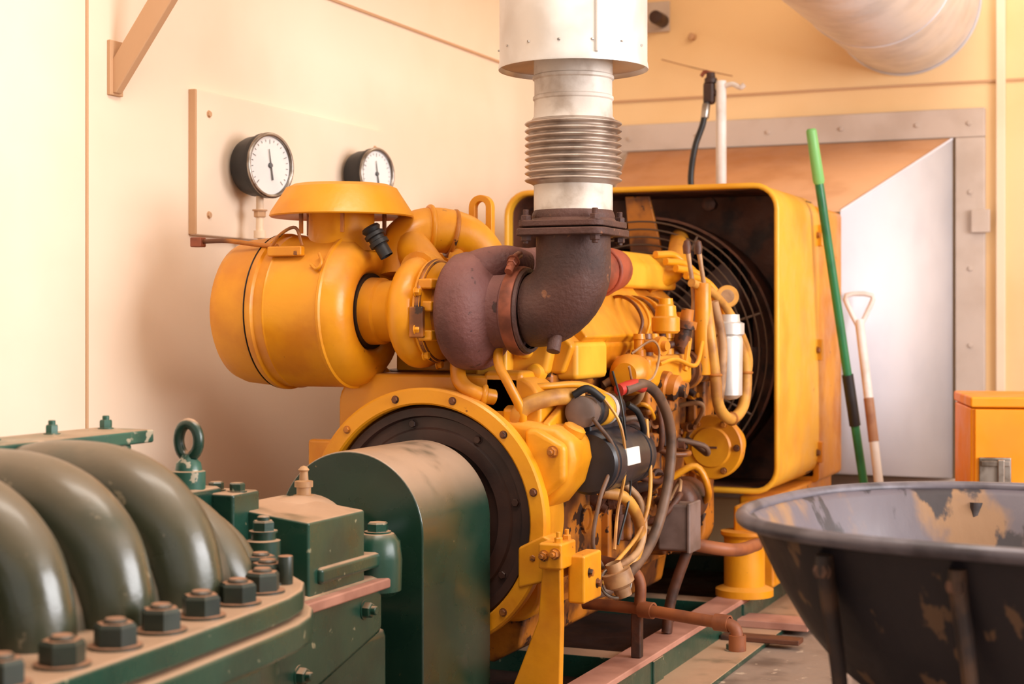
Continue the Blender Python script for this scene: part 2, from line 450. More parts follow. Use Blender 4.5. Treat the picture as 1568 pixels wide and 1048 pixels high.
prism('starter_boss', [(-1.44, .885), (-1.36, .875), (-1.29, .862), (-1.252, .838), (-1.246, .79), (-1.262, .735), (-1.30, .69), (-1.36, .665), (-1.44, .64)], 'XZ', 3.285, 3.415, M_Y, en, .022, 4)
prism('starter_boss_step', [(-1.33, .86), (-1.262, .825), (-1.262, .745), (-1.32, .70), (-1.36, .70), (-1.36, .86)], 'XZ', 3.268, 3.30, M_Y, en, .014, 3)
prism('boss_rib', [(3.29, .90), (3.43, .955), (3.43, .84), (3.29, .84)], 'YZ', -1.42, -1.395, M_Y, en, .006)
prism('boss_rib_b', [(3.30, .87), (3.43, .92), (3.43, .80), (3.30, .80)], 'YZ', -1.33, -1.31, M_Y, en, .006)
lathe('boss_pad', (-1.275, 3.35, .845), (.5, 0, 1), [(0, .026), (.015, .026), (.02, .02), (.02, 0)], M_Y, en, 28)
bolts('boss_bolts', [(-1.29, 3.268, .81), (-1.325, 3.268, .725)], (0, -1, 0), .011, .012, M_YD, en, .01)
# rear mount bracket & leg
prism('mount_bracket', [(-1.36, .51), (-1.255, .54), (-1.255, .61), (-1.30, .63), (-1.36, .60)], 'XZ', 3.235, 3.30, M_Y, en, .006)
box('mount_block', -1.29, -1.235, 3.18, 3.27, .565, .622, M_Y, en, .006)
bolts('mount_bolts', [(-1.275, 3.18, .595), (-1.25, 3.18, .60)], (0, -1, 0), .010, .012, M_YD, en, .010)
bolts('mount_studs', [(-1.25, 3.20, .622), (-1.25, 3.25, .622)], (0, 0, 1), .009, .011, M_Y, en, .012)
prism('mount_leg', [(-1.290, .57), (-1.248, .57), (-1.246, .44), (-1.250, .287), (-1.365, .287), (-1.30, .45)], 'XZ', 3.205, 3.228, M_Y, en, .004)
prism('mount_leg_rib', [(3.228, .56), (3.26, .56), (3.31, .287), (3.228, .287)], 'YZ', -1.30, -1.285, M_YD, en, .003)
box('mount_gusset', -1.245, -1.205, 3.24, 3.35, .485, .59, M_Y, en, .006)
bolts('gusset_bolts', [(-1.205, 3.27, .55), (-1.205, 3.32, .52)], (1, 0, 0), .009, .009, M_YD, en)
# block
prism('block', [(-1.80, .44), (-1.37, .44), (-1.345, .50), (-1.345, .72), (-1.36, .74), (-1.35, .98), (-1.82, .98), (-1.84, .5)], 'XZ', 3.42, 4.55, M_YD, en, .012)
prism('oil_pan', [(-1.76, .44), (-1.41, .44), (-1.43, .34), (-1.50, .30), (-1.68, .30), (-1.74, .34)], 'XZ', 3.42, 4.5, M_YD, en, .01)
box('pan_flange', -1.80, -1.365, 3.42, 4.55, .435, .455, M_YD, en, .003)
bolts('pan_bolts', [(-1.375, 3.5 + i * .1, .455) for i in range(11)], (0, 0, 1), .008, .008, M_YD, en)
for i in range(4):
    lathe('core_plug', (-1.346, 3.62 + i * .25, .62), (1, 0, 0), [(0, .035), (.008, .034), (.008, .026), (.003, .024), (.003, 0)], M_YD, en, 28)
    box('block_rib', -1.35, -1.325, 3.735 + i * .25, 3.76 + i * .25, .46, .95, M_YD, en, .006)
# cylinder heads and valve cover
prism('cylinder_head', [(-1.76, .975), (-1.33, .975), (-1.305, 1.04), (-1.40, 1.135), (-1.76, 1.135)], 'XZ', 3.43, 4.48, M_Y, en, .008)
prism('valve_cover', [(-1.73, 1.13), (-1.385, 1.13), (-1.375, 1.15), (-1.43, 1.20), (-1.68, 1.20), (-1.74, 1.17)], 'XZ', 3.47, 4.46, M_Y, en, .012)
prism('valve_cover_cap', [(-1.64, 1.19), (-1.375, 1.185), (-1.38, 1.25), (-1.42, 1.288), (-1.60, 1.288), (-1.64, 1.27)], 'XZ', 3.96, 4.47, M_YB, en, .012)
prism('side_cover', [(-1.42, 1.175), (-1.395, 1.19), (-1.295, 1.06), (-1.315, 1.04)], 'XZ', 3.50, 4.12, M_Y, en, .006)
bolts('cover_bolts', [(-1.30 - .02, 3.55 + .1 * i, 1.075) for i in range(6)], (1, 0, .9), .008, .01, M_YD, en)
for i in range(4):
    box('cover_rib', -1.43, -1.41, 3.55 + i * .1, 3.565 + i * .1, 1.19, 1.21, M_Y, en, .003)
sweep('exhaust_manifold', [(-1.50, 3.42, 1.17), (-1.44, 3.56, 1.20), (-1.39, 3.72, 1.215), (-1.375, 3.84, 1.225), (-1.38, 3.92, 1.23)], [.055, .056, .06, .060, .054], M_RED, en, 24)
torus('manifold_flange', (-1.375, 3.80, 1.222), (0, 1, .05), .060, .006, M_RED, en, 32)
sweep('intake_manifold', [(-1.74, 3.6, 1.22), (-1.74, 4.0, 1.24), (-1.74, 4.4, 1.22)], .05, M_Y, en, 20)
# charge air elbow, lifting eye
sweep('charge_air_elbow', [(-1.72, 3.38, 1.20), (-1.725, 3.40, 1.28), (-1.68, 3.45, 1.315), (-1.61, 3.52, 1.295), (-1.565, 3.56, 1.21), (-1.565, 3.57, 1.12)], .054, M_Y, en, 28, 8)
torus('elbow_clamp', (-1.68, 3.45, 1.316), (.75, .65, -.05), .054, .007, M_Y, en, 36)
torus('elbow_clamp_b', (-1.64, 3.49, 1.308), (.75, .65, -.2), .054, .006, M_YD, en, 36)
lathe('elbow_boss', (-1.62, 3.48, 1.25), (.4, -1, 0), [(0, 0), (.0, .02), (.02, .02), (.02, .012), (.035, .012), (.035, 0)], M_Y, en, 20)
plate_with_hole('lifting_eye', rr(-1.645, -1.583, 1.275, 1.408, .030, 6), rr(-1.629, -1.599, 1.325, 1.392, .0148, 6), 3.60, .022, M_Y, en)
box('lifting_eye_foot', -1.65, -1.575, 3.595, 3.64, 1.2, 1.285, M_Y, en, .006)
# oil and drain pipes
sweep('turbo_drain', [(-1.53, 3.30, 1.05), (-1.53, 3.29, .985), (-1.515, 3.28, .955), (-1.48, 3.275, .935), (-1.45, 3.31, .925)], .018, M_Y, en)
torus('drain_nut', (-1.465, 3.29, .93), (1, .6, -.2), .019, .007, M_Y, en, 20)
sweep('oil_feed', [(-1.43, 3.29, 1.04), (-1.42, 3.27, 1.00), (-1.395, 3.27, .955), (-1.375, 3.29, .90), (-1.38, 3.31, .86)], .011, M_Y, en)
box('pipe_bracket', -1.48, -1.38, 3.31, 3.42, .88, .985, M_Y, en, .014)
sweep('water_bypass', [(-1.40, 3.31, .87), (-1.37, 3.30, .905), (-1.32, 3.34, .925), (-1.285, 3.42, .925)], .019, M_HOSE, en)
sweep('breather_tube', [(-1.40, 3.33, .945), (-1.34, 3.36, .95), (-1.29, 3.45, .95), (-1.26, 3.55, .92)], .008, M_Y, en)
lathe('breather_cap', (-1.69, 3.25, 1.245), (-.5, -.1, .85), [(0, .016), (.03, .016), (.03, .023), (.04, .023), (.042, .019), (.05, .019), (.052, .024), (.06, .024), (.064, .018), (.072, .023), (.078, .020), (.078, 0)], M_BLK, en, 24)
box('rear_bracket', -1.52, -1.44, 3.36, 3.42, .96, 1.06, M_YB, en, .01)
prism('rear_casting', [(-1.60, .97), (-1.36, .97), (-1.34, 1.06), (-1.40, 1.10), (-1.60, 1.10)], 'XZ', 3.40, 3.62, M_YB, en, .014)
for x, z in ((-1.41, 1.03), (-1.50, 1.03), (-1.385, .98)):
    lathe('casting_boss', (x, 3.385, z), (0, 1, 0), [(0, 0), (0, .012), (.004, .018), (.03, .024)], M_YB, en, 20)
box('side_casting', -1.36, -1.30, 3.45, 3.66, .96, 1.05, M_YB, en, .014)
# front of engine
prism('timing_case', rr(-1.84, -1.30, .42, 1.10, .08), 'XZ', 4.50, 4.60, M_YD, en, .01)
lathe('gear_cover', (-1.265, 4.44, .735), (0, -1, 0), [(-.16, .06), (-.04, .07), (-.03, .092), (0, .092), (.004, .088), (.004, .06), (.010, .055), (.010, 0)], M_Y, en, 48)
box('gear_cover_slot', -1.285, -1.245, 4.427, 4.434, .732, .738, M_BR, en, 0)
bolts('gear_cover_bolts', [(-1.265 + .076 * math.cos(i), 4.436, .735 + .076 * math.sin(i)) for i in [k * math.pi / 3 for k in range(6)]], (0, -1, 0), .008, .008, M_YD, en)
lathe('alternator', (-1.30, 4.18, .60), (0, 1, 0), [(0, 0), (0, .04), (.01, .055), (.03, .062), (.14, .062), (.16, .05), (.16, 0)], M_BR, en, 36)
lathe('crank_pulley', (AX, 4.6, .62), (0, 1, 0), [(0, 0), (0, .11), (.01, .115), (.02, .10), (.035, .10), (.045, .115), (.055, .11), (.055, 0)], M_DK, en)
# injection pump group
ip = -1.265
box('injection_pump_body', -1.335, -1.225, 3.76, 4.12, .93, 1.01, M_Y, en, .014)
box('injection_pump_base', -1.345, -1.24, 3.80, 4.05, .86, .94, M_YD, en, .012)
for i in range(6):
    y = 3.79 + i * .058
    lathe('delivery_valve', (ip, y, 1.005), (0, 0, 1), [(0, .018), (.02, .018), (.022, .013), (.045, .013), (.047, .016), (.06, .014), (.06, 0)], M_YD if i % 2 else M_Y, en, 18)
    sweep('fuel_line', [(ip, y, 1.06), (ip + .005, y + .01, 1.10), (ip - .03, y + .05, 1.14), (-1.35, y + .1, 1.16), (-1.40, y + .12, 1.15)], .0045, M_Y if i % 2 else M_YD, en, 8)
lathe('governor', (-1.27, 3.76, .965), (0, -1, 0), [(0, .05), (.03, .052), (.05, .045), (.065, .03), (.065, 0)], M_Y, en, 32)
lathe('pump_drive', (-1.27, 4.12, .965), (0, 1, 0), [(0, .045), (.03, .045), (.03, .055), (.08, .055), (.09, .04), (.38, .04)], M_YD, en, 32)
lathe('lift_pump', (-1.215, 3.87, .93), (1, 0, -.15), [(-.03, .04), (0, .04), (.005, .034), (.025, .034), (.035, .022), (.05, .02), (.05, 0)], M_YD, en, 28)
lathe('fuel_filter_head', (-1.24, 3.93, 1.065), (0, 0, 1), [(0, 0), (0, .03), (.006, .036), (.04, .036), (.045, .028), (.07, .026), (.075, .018), (.09, .018), (.09, 0)], M_Y, en, 28)
lathe('solenoid_valve', (-1.23, 4.03, 1.03), (.2, 0, 1), [(0, 0), (0, .022), (.05, .022), (.05, .03), (.07, .03), (.07, .018), (.10, .016), (.10, 0)], M_YD, en, 24)
lathe('banjo_a', (-1.22, 3.80, 1.035), (1, -.3, 0), [(-.05, .016), (0, .016), (0, .024), (.018, .024), (.018, .014), (.03, .012), (.03, 0)], M_Y, en, 20)
sweep('throttle_linkage', [(-1.215, 3.80, .99), (-1.205, 3.90, 1.0), (-1.205, 4.08, .98), (-1.21, 4.16, 1.04)], .006, M_Y, en, 8)
prism('throttle_lever', [(3.99, .97), (4.01, .965), (4.05, 1.05), (4.03, 1.06)], 'YZ', -1.215, -1.205, M_Y, en, .002)
random.seed(11)
for i in range(40):
    y = random.uniform(3.62, 4.42); z = random.uniform(.56, 1.06); x = -1.34 + random.uniform(0, .03)
    if .66 < z < .90 and y < 3.82: continue
    L = random.uniform(.03, .09); r = random.uniform(.010, .024)
    axx = random.choice([(1, 0, 0), (0, 0, 1), (1, .3, .2), (1, 0, -.6), (1, -.4, 0)])
    lathe('fitting', (x, y, z), axx, [(-.02, r), (L * .4, r), (L * .4, r * 1.35), (L * .62, r * 1.35), (L * .62, r * .8), (L, r * .7), (L, 0)], random.choice([M_Y, M_YD, M_YD, M_BR]) if z > .8 else random.choice([M_YD, M_BR, M_BR, M_DK]), en, 14)
for i in range(16):
    y = random.uniform(3.65, 4.3); z = random.uniform(.55, 1.0)
    p = [(-1.33, y, z), (-1.25, y + random.uniform(-.03, .05), z + random.uniform(-.03, .06)), (-1.24 + random.uniform(-.02, .02), y + random.uniform(.03, .12), z + random.uniform(-.1, .08)), (-1.33, y + random.uniform(.08, .18), z + random.uniform(-.12, .05))]
    sweep('side_pipe', p, random.uniform(.005, .010), random.choice([M_Y, M_YD, M_TAN, M_BR, M_CABLE]), en, 8)
for y, z, w, h in ((3.78, .83, .10, .08), (4.02, .74, .12, .12), (4.22, .84, .08, .14), (3.9, .58, .14, .08), (4.3, 1.0, .1, .1), (4.2, .5, .16, .07)):
    box('side_cover_plate', -1.36, -1.30, y - w / 2, y + w / 2, z - h / 2, z + h / 2, M_YD, en, .012)
    bolts('plate_bolts', [(-1.30, y + a_ * w * .35, z + b_ * h * .35) for a_ in (-1, 1) for b_ in (-1, 1)], (1, 0, 0), .008, .008, M_YD, en)
sweep('coolant_hose', [(-1.42, 4.30, 1.20), (-1.38, 4.45, 1.24), (-1.42, 4.62, 1.30), (-1.5, 4.9, 1.36)], .03, M_Y, en, 18)
for k in range(4):
    sweep('coolant_pipe', [(-1.40 + .03 * k, 4.34, 1.285 - .02 * k), (-1.36 + .03 * k, 4.42, 1.28 - .025 * k), (-1.31 + .025 * k, 4.46, 1.20 - .02 * k), (-1.28 + .02 * k, 4.44, 1.06)], .011, M_Y, en, 10)
for x, y in ((-1.245, 4.20), (-1.225, 4.24)):
    sweep('control_lever', [(x - .01, y, 1.02), (x, y, 1.15), (x - .012, y, 1.25), (x - .02, y, 1.30)], [.011, .007, .006, .008], M_TAN, en, 10)
    lathe('lever_knob', (x - .02, y, 1.28), (0, 0, 1), [(0, 0), (0, .010), (.02, .012), (.035, .008), (.04, 0)], M_BR, en, 14)
lathe('tachometer', (-1.19, 4.34, 1.165), (.35, -1, .1), [(-.04, .02), (-.02, .030), (0, .032), (.006, .030), (.006, .027), (.003, 0)], M_HOSE, en, 28)
lathe('tachometer_face', (-1.19, 4.34, 1.165), (.35, -1, .1), [(.005, .025), (.0055, 0)], M_TAN, en, 28)
lathe('oil_filter', (-1.19, 4.36, .875), (0, 0, 1), [(0, 0), (.004, .022), (.015, .036), (.17, .038), (.18, .034), (.185, .042), (.215, .042), (.22, .03), (.24, .028), (.24, 0)], M_SIL, en, 32)
sweep('hose_loop', [(-1.22, 4.22, 1.17), (-1.20, 4.20, 1.06), (-1.19, 4.215, .95), (-1.185, 4.24, .86), (-1.175, 4.33, .825), (-1.165, 4.42, .86), (-1.165, 4.45, .95), (-1.175, 4.42, 1.03), (-1.19, 4.38, 1.10)], .016, M_HOSE, en, 12)
sweep('hose_loop_b', [(-1.20, 4.24, 1.15), (-1.185, 4.27, 1.05), (-1.18, 4.255, .97), (-1.18, 4.23, .90), (-1.19, 4.24, .86)], .012, M_TAN, en, 12)
sweep('hose_loop_c', [(-1.24, 4.16, 1.20), (-1.21, 4.28, 1.17), (-1.18, 4.37, 1.10), (-1.16, 4.45, 1.0), (-1.17, 4.47, .92)], .012, M_HOSE, en, 12)
for p in ((-1.165, 4.45, .95), (-1.19, 4.215, .95), (-1.175, 4.33, .825)):
    torus('hose_clip', p, (0, 0, 1) if p[2] > .9 else (0, 1, 0), .016, .004, M_YD, en, 18, 8)
cyl('hose_support', (-1.22, 4.20, .95), (-1.22, 4.20, 1.20), .022, M_Y, en)
box('junction_box', -1.27, -1.19, 3.95, 4.04, .505, .625, M_GREY, en, .008)
box('junction_lid', -1.19, -1.18, 3.945, 4.045, .50, .63, M_GREY, en, .004)
prism('box_bracket', [(-1.36, .50), (-1.19, .50), (-1.19, .515), (-1.30, .56), (-1.36, .56)], 'XZ', 3.97, 4.02, M_YD, en, .003)
sweep('strut', [(-1.20, 4.0, .51), (-1.24, 3.98, .38), (-1.25, 3.97, .29)], .014, M_BR, en, 10)
sweep('lower_pipe', [(-1.36, 4.12, .52), (-1.22, 4.12, .50), (-1.13, 4.20, .48), (-1.12, 4.40, .47)], .018, M_COP, en, 12)
# fan
FZc = 1.0
lathe('fan_hub', (AX, 4.62, FZc), (0, 1, 0), [(0, 0), (0, .07), (.06, .07), (.06, .10), (.12, .10), (.12, 0)], M_DK, en)
bm = bmesh.new()
for i in range(8):
    R = Matrix.Rotation(i * math.pi / 4 + .2, 4, 'Y')
    vs = []
    for (rad, w, tw) in ((.08, .05, .03), (.22, .075, .03), (.37, .09, .02)):
        vs.append([V((-w, -tw, rad)), V((w, tw, rad))])
    T = Matrix.Translation((AX, 4.84, FZc))
    vv = [[bm.verts.new(T @ R @ p) for p in row] for row in vs]
    for A, B in zip(vv, vv[1:]):
        bm.faces.new((A[0], A[1], B[1], B[0]))
o = fin(bm, 'fan_blades', M_DK, en)
o.modifiers.new('s', 'SOLIDIFY').thickness = .005
for k in range(13):
    torus('fan_guard_ring', (AX, 4.77, FZc), (0, 1, 0), .12 + k * .024, .003, M_GUARD, en, 72, 6)
for k in range(8):
    a_ = k * math.pi / 4 + .3
    cyl('fan_guard_spoke', (AX + .1 * math.cos(a_), 4.773, FZc + .1 * math.sin(a_)), (AX + .41 * math.cos(a_), 4.773, FZc + .41 * math.sin(a_)), .004, M_GUARD, en, seg=8)
# hanging hoses
sweep('ground_cable', [(-1.225, 3.56, .935), (-1.20, 3.64, .945), (-1.19, 3.74, .90), (-1.185, 3.80, .81), (-1.19, 3.78, .68), (-1.20, 3.68, .56), (-1.22, 3.50, .49), (-1.27, 3.42, .47)], .013, M_CABLE, en, 12)
sweep('hose_a', [(-1.26, 3.50, .70), (-1.22, 3.56, .68), (-1.205, 3.62, .60), (-1.22, 3.58, .52), (-1.26, 3.44, .50)], .014, M_HOSE, en, 12)
sweep('hose_b', [(-1.26, 3.62, .72), (-1.21, 3.64, .66), (-1.20, 3.60, .56), (-1.23, 3.46, .52)], .009, M_TAN, en, 12)
sweep('hose_c', [(-1.21, 3.68, .86), (-1.19, 3.65, .70), (-1.20, 3.60, .60), (-1.22, 3.44, .53)], .005, M_HOSE, en, 10)
sweep('hose_d', [(-1.23, 3.36, .88), (-1.20, 3.42, .80), (-1.22, 3.38, .70), (-1.23, 3.36, .60), (-1.22, 3.40, .54)], .005, M_CABLE, en, 10)
lathe('pressure_switch', (-1.19, 3.40, .535), (.3, .2, -1), [(-.02, .018), (0, .018), (0, .034), (.03, .034), (.04, .02), (.06, .018), (.06, 0)], M_TAN, en, 24)
torus('switch_ring', (-1.19, 3.40, .51), (.5, -1, .2), .034, .004, M_STEEL, en, 24)
sweep('thin_wire', [(-1.22, 3.60, 1.02), (-1.19, 3.66, 1.05), (-1.19, 3.72, 1.02), (-1.20, 3.70, .96), (-1.22, 3.62, .95), (-1.22, 3.58, .99)], .003, M_TAN, en, 6)
sweep('thin_wire_b', [(-1.24, 3.52, .98), (-1.21, 3.50, .90), (-1.205, 3.52, .80), (-1.21, 3.56, .70), (-1.22, 3.50, .58)], .003, M_BLK, en, 6)
sweep('thin_wire_c', [(-1.24, 3.44, .93), (-1.20, 3.46, .86), (-1.195, 3.48, .76), (-1.21, 3.47, .66), (-1.20, 3.42, .58)], .004, M_HOSE, en, 6)
dp = G('drain_pipe', (-1.1, 3.6, .4))
sweep('pipe', [(-1.37, 3.68, .405), (-1.23, 3.66, .405), (-1.05, 3.60, .402), (-.985, 3.583, .400), (-.963, 3.577, .392), (-.957, 3.576, .37), (-.957, 3.576, .345)], .0145, M_COP, dp, 16)
for p, ax_ in (((-1.20, 3.653, .405), (1, -.25, 0)), ((-.995, 3.586, .401), (1, -.2, 0)), ((-.957, 3.576, .36), (0, 0, -1))):
    lathe('socket', p, ax_, [(-.018, .015), (-.018, .02), (.018, .02), (.018, .015)], M_COP, dp, 20)
sweep('riser', [(-1.22, 3.66, .41), (-1.22, 3.66, .47), (-1.25, 3.66, .50), (-1.35, 3.66, .52)], .014, M_COP, dp, 14)
box('support', -1.24, -1.215, 3.65, 3.675, .287, .395, M_BR, dp, .004)

# ------------------------------------------------------------------ starter motor
st = G('starter_motor', (-1.27, 3.57, .78))
lathe('body', (-1.258, 3.40, .775), (0, 1, 0), [(0, 0), (0, .066), (.006, .072), (.02, .072), (.022, .068), (.03, .068), (.032, .072), (.24, .072), (.242, .067), (.25, .067), (.252, .072), (.29, .071), (.305, .062), (.31, .03), (.31, 0)], M_STB, st, 48)
lathe('solenoid', (-1.265, 3.37, .892), (0, 1, 0), [(0, 0), (0, .03), (.004, .034), (.06, .034), (.062, .037), (.16, .037), (.162, .034), (.22, .034), (.225, .028), (.24, .02), (.24, 0)], M_STB, st, 36)
lathe('solenoid_nose', (-1.265, 3.365, .892), (0, 1, 0), [(0, 0), (0, .028), (.006, .036), (.04, .036), (.04, .03)], M_GREY, st, 36)
lathe('solenoid_band', (-1.265, 3.46, .892), (0, 1, 0), [(0, .0372), (0, .0385), (.05, .0385), (.05, .0372)], M_YB, st, 36)
lathe('solenoid_sleeve', (-1.265, 3.515, .892), (0, 1, 0), [(0, .0372), (0, .038), (.02, .038), (.02, .0372)], M_SIL, st, 36)
box('nameplate', -1.196, -1.185, 3.47, 3.56, .765, .805, M_LAB, st, .002, Matrix.Rotation(-.1, 3, 'Y'))
sweep('lead', [(-1.23, 3.60, .90), (-1.215, 3.63, .88), (-1.21, 3.66, .84), (-1.22, 3.68, .81)], .008, M_BLK, st, 10)
bolts('terminals', [(-1.265, 3.61, .905), (-1.25, 3.61, .88)], (0, 1, 0), .009, .012, M_CLAMP, st, .01)
sweep('red_boot', [(-1.235, 3.55, .935), (-1.215, 3.60, .945), (-1.205, 3.635, .94)], .015, M_REDB, st, 12)
sweep('clip', [(-1.28, 3.37, .93), (-1.25, 3.38, .945), (-1.22, 3.40, .92)], .009, M_BLK, st, 10)
box('mount', -1.335, -1.26, 3.43, 3.68, .82, .87, M_STB, st, .006)
torus('cable_tie', (-1.265, 3.58, .85), (0, 1, 0), .03, .005, M_BLK, st, 24)

# ------------------------------------------------------------------ radiator
ra = G('radiator', (-1.585, 5.1, 1.0))
rx0, rx1, rz0, rz1 = -2.03, -1.14, .577, 1.51
def shell(name, y0, y1, x0, x1, z0, z1, r, t, m, par):
    bm = bmesh.new()
    O = rr(x0, x1, z0, z1, r); I = rr(x0 + t, x1 - t, z0 + t, z1 - t, max(r - t, .01))
    n = len(O)
    L = [[bm.verts.new((p[0], y, p[1])) for p in lp] for y in (y0, y1) for lp in (O, I)]
    for i in range(n):
        j = (i + 1) % n
        for A, B in ((0, 1), (2, 3), (0, 2), (1, 3)):
            bm.faces.new((L[A][i], L[A][j], L[B][j], L[B][i]))
    return fin(bm, name, m, par, .003)
shell('shroud', 4.73, 5.30, rx0, rx1, rz0, rz1, .075, .012, M_YB, ra)
shell('shroud_lining', 4.76, 5.25, rx0 + .012, rx1 - .012, rz0 + .012, rz1 - .012, .065, .003, M_BR, ra)
sweep('shroud_lip', [(p[0], 4.732, p[1]) for p in rr(rx0 + .004, rx1 - .004, rz0 + .004, rz1 - .004, .073, 6)], .009, M_YB, ra, 10, 1, True, False)
shell('core_housing', 5.30, 5.67, rx0 + .01, rx1 - .0, rz0 - .02, rz1 - .03, .02, .02, M_Y, ra)
box('core', rx0 + .02, rx1 - .02, 5.20, 5.28, rz0 + .02, rz1 - .02, M_DK, ra, 0)
box('top_tank', rx0 + .03, rx1 - .03, 5.06, 5.22, rz1 - .12, rz1 - .02, M_BR, ra, .02)
for i in range(26):
    x = rx0 + .05 + i * (rx1 - rx0 - .1) / 25
    box('core_tube', x - .004, x + .004, 5.185, 5.2, rz0 + .03, rz1 - .12, M_BR, ra, 0)
# cowl plate with a round fan opening
outer = rr(rx0 + .016, rx1 - .016, rz0 + .016, rz1 - .016, .06)
inner = []
for p in outer:
    dx, dz = p[0] - AX, p[1] - FZc
    l = math.hypot(dx, dz)
    inner.append((AX + dx / l * .415, FZc + dz / l * .415))
plate_with_hole('cowl_plate', outer, inner, 5.00, .006, M_BR, ra, 0)
lathe('cowl_ring', (AX, 4.82, FZc), (0, 1, 0), [(0, .418), (0, .426), (.03, .420), (.18, .418)], M_BR, ra, 72)
prism('stay', [(-1.62, 1.20), (-1.50, 1.20), (-1.57, 1.49), (-1.65, 1.49)], 'XZ', 4.80, 4.815, M_YD, ra, .003)
lathe('filler_cap', (-1.40, 4.90, 1.465), (0, -1, 0), [(-.04, .015), (0, .015), (0, .022), (.018, .022), (.022, .015), (.022, 0)], M_BR, ra, 24)
bolts('shroud_bolts', [(rx1, y, z) for y in (5.27, 5.31) for z in (.66, 1.0, 1.38)], (1, 0, 0), .010, .010, M_YD, ra)
for z in (.66, 1.0, 1.38):
    box('hinge', rx1 - .004, rx1 + .014, 5.285, 5.315, z - .035, z + .035, M_Y, ra, .003)
for x0 in (-1.27, -1.98):
    box('support_leg', x0, x0 + .11, 4.76, 5.60, .287, .565, M_Y, ra, .01)
lathe('support_foot', (-1.215, 4.62, .287), (0, 0, 1), [(0, 0), (0, .085), (.02, .085), (.03, .06), (.17, .06), (.18, .07), (.19, .07), (.19, 0)], M_Y, ra, 32)
box('foot_tie', -1.25, -1.18, 4.62, 4.80, .45, .55, M_Y, ra, .01)

# ------------------------------------------------------------------ air filter
CY, CZ = 3.30, 1.12
af = G('air_filter', (-2.0, CY, CZ))
R = .178
FX = -2.105
lathe('cup', (FX, CY, CZ), (1, 0, 0), [(0, 0), (0, .13), (.004, .150), (.014, .163), (.035, .171), (.11, R), (.113, R), (.113, 0)], M_Y, af, 72)
lathe('seal_ring', (FX, CY, CZ), (1, 0, 0), [(.111, .0), (.111, .177), (.115, .1835), (.120, .177), (.120, 0)], M_BLK, af, 72)
lathe('body', (FX, CY, CZ), (1, 0, 0), [(.118, 0), (.118, .182), (.122, .185), (.134, .185), (.138, R), (.16, R), (.164, .181), (.168, R), (.30, R), (.303, .181), (.309, .181), (.312, .176), (.335, .168), (.352, .150), (.360, .130), (.360, .110), (.352, .095), (.342, .088), (.342, 0)], M_Y, af, 72)
lathe('outlet_gasket', (FX + .340, CY, CZ), (1, 0, 0), [(0, .088), (.012, .088), (.012, .078)], M_BLK, af, 48)
lathe('outlet_pipe', (FX + .342, CY, CZ), (1, 0, 0), [(0, .079), (.04, .077), (.045, .071), (.08, .071), (.086, .074)], M_Y, af, 48)
hx = -1.835
lathe('hood_neck', (hx, CY, 1.26), (0, 0, 1), [(0, .095), (.03, .078), (.10, .076), (.10, 0)], M_Y, af, 56)
lathe('rain_hood', (hx, CY, 1.340), (0, 0, 1), [(.012, .076), (.004, .15), (0, .166), (.003, .169), (.012, .166), (.058, .136), (.068, .130), (.071, .122), (.076, .112), (.082, 0)], M_Y, af, 72)
for a_ in (30, 100, 170, 230, 300):
    a_ = math.radians(a_)
    box('hood_rib', hx + .1 * math.cos(a_) - .004, hx + .1 * math.cos(a_) + .004, CY + .1 * math.sin(a_) - .004, CY + .1 * math.sin(a_) + .004, 1.30, 1.36, M_YD, af, .001)
sweep('clamp_rod', [(-2.16, 3.20, 1.285), (-2.08, 3.19, 1.285), (-2.00, 3.19, 1.275), (-1.94, 3.185, 1.27)], .0055, M_YD, af, 8)
box('clamp_tail', -2.18, -2.15, 3.185, 3.21, 1.272, 1.295, M_CLAMP, af, .003)
box('latch', -1.95, -1.86, 3.155, 3.175, 1.245, 1.268, M_Y, af, .004)
sweep('latch_wire', [(-1.95, 3.17, 1.262), (-1.92, 3.165, 1.295), (-1.88, 3.165, 1.31), (-1.865, 3.17, 1.27)], .004, M_YD, af, 8)
sweep('latch_wire_b', [(-1.815, 3.16, 1.25), (-1.80, 3.145, 1.23), (-1.81, 3.14, 1.215), (-1.83, 3.15, 1.225)], .004, M_Y, af, 8)
for x in (-1.97, -1.84):
    box('strap_bracket', x - .03, x + .03, 3.40, 3.46, .98, 1.05, M_Y, af, .004)
sweep('mount_arm', [(-1.95, 3.44, 1.0), (-1.88, 3.46, .96), (-1.80, 3.46, .94)], .016, M_Y, af)
sweep('mount_arm_b', [(-1.80, 3.40, 1.0), (-1.77, 3.42, .96), (-1.74, 3.44, .92)], .012, M_Y, af)

# ------------------------------------------------------------------ turbocharger
tu = G('turbocharger', (-1.6, CY, CZ))
def volute(name, cx, R0, ra_, rb_, m, start, seg=48):
    bm = bmesh.new(); n = 44; rings = []
    for i in range(n + 1):
        t = i / n; a_ = start + t * 2 * math.pi
        r_ = ra_ + (rb_ - ra_) * t
        c = V((cx, CY + math.cos(a_) * R0, CZ + math.sin(a_) * R0))
        rad = V((0, math.cos(a_), math.sin(a_)))
        rings.append([bm.verts.new(c + (rad * math.cos(2 * math.pi * j / 16) + V((1, 0, 0)) * math.sin(2 * math.pi * j / 16)) * r_) for j in range(16)])
    for A, B in zip(rings, rings[1:]):
        for j in range(16):
            k = (j + 1) % 16
            bm.faces.new((A[j], A[k], B[k], B[j]))
    bm.faces.new(rings[0]); bm.faces.new(rings[-1][::-1])
    return fin(bm, name, m, tu, ang=60)
volute('compressor_volute', -1.628, .092, .034, .046, M_Y, math.pi * .55)
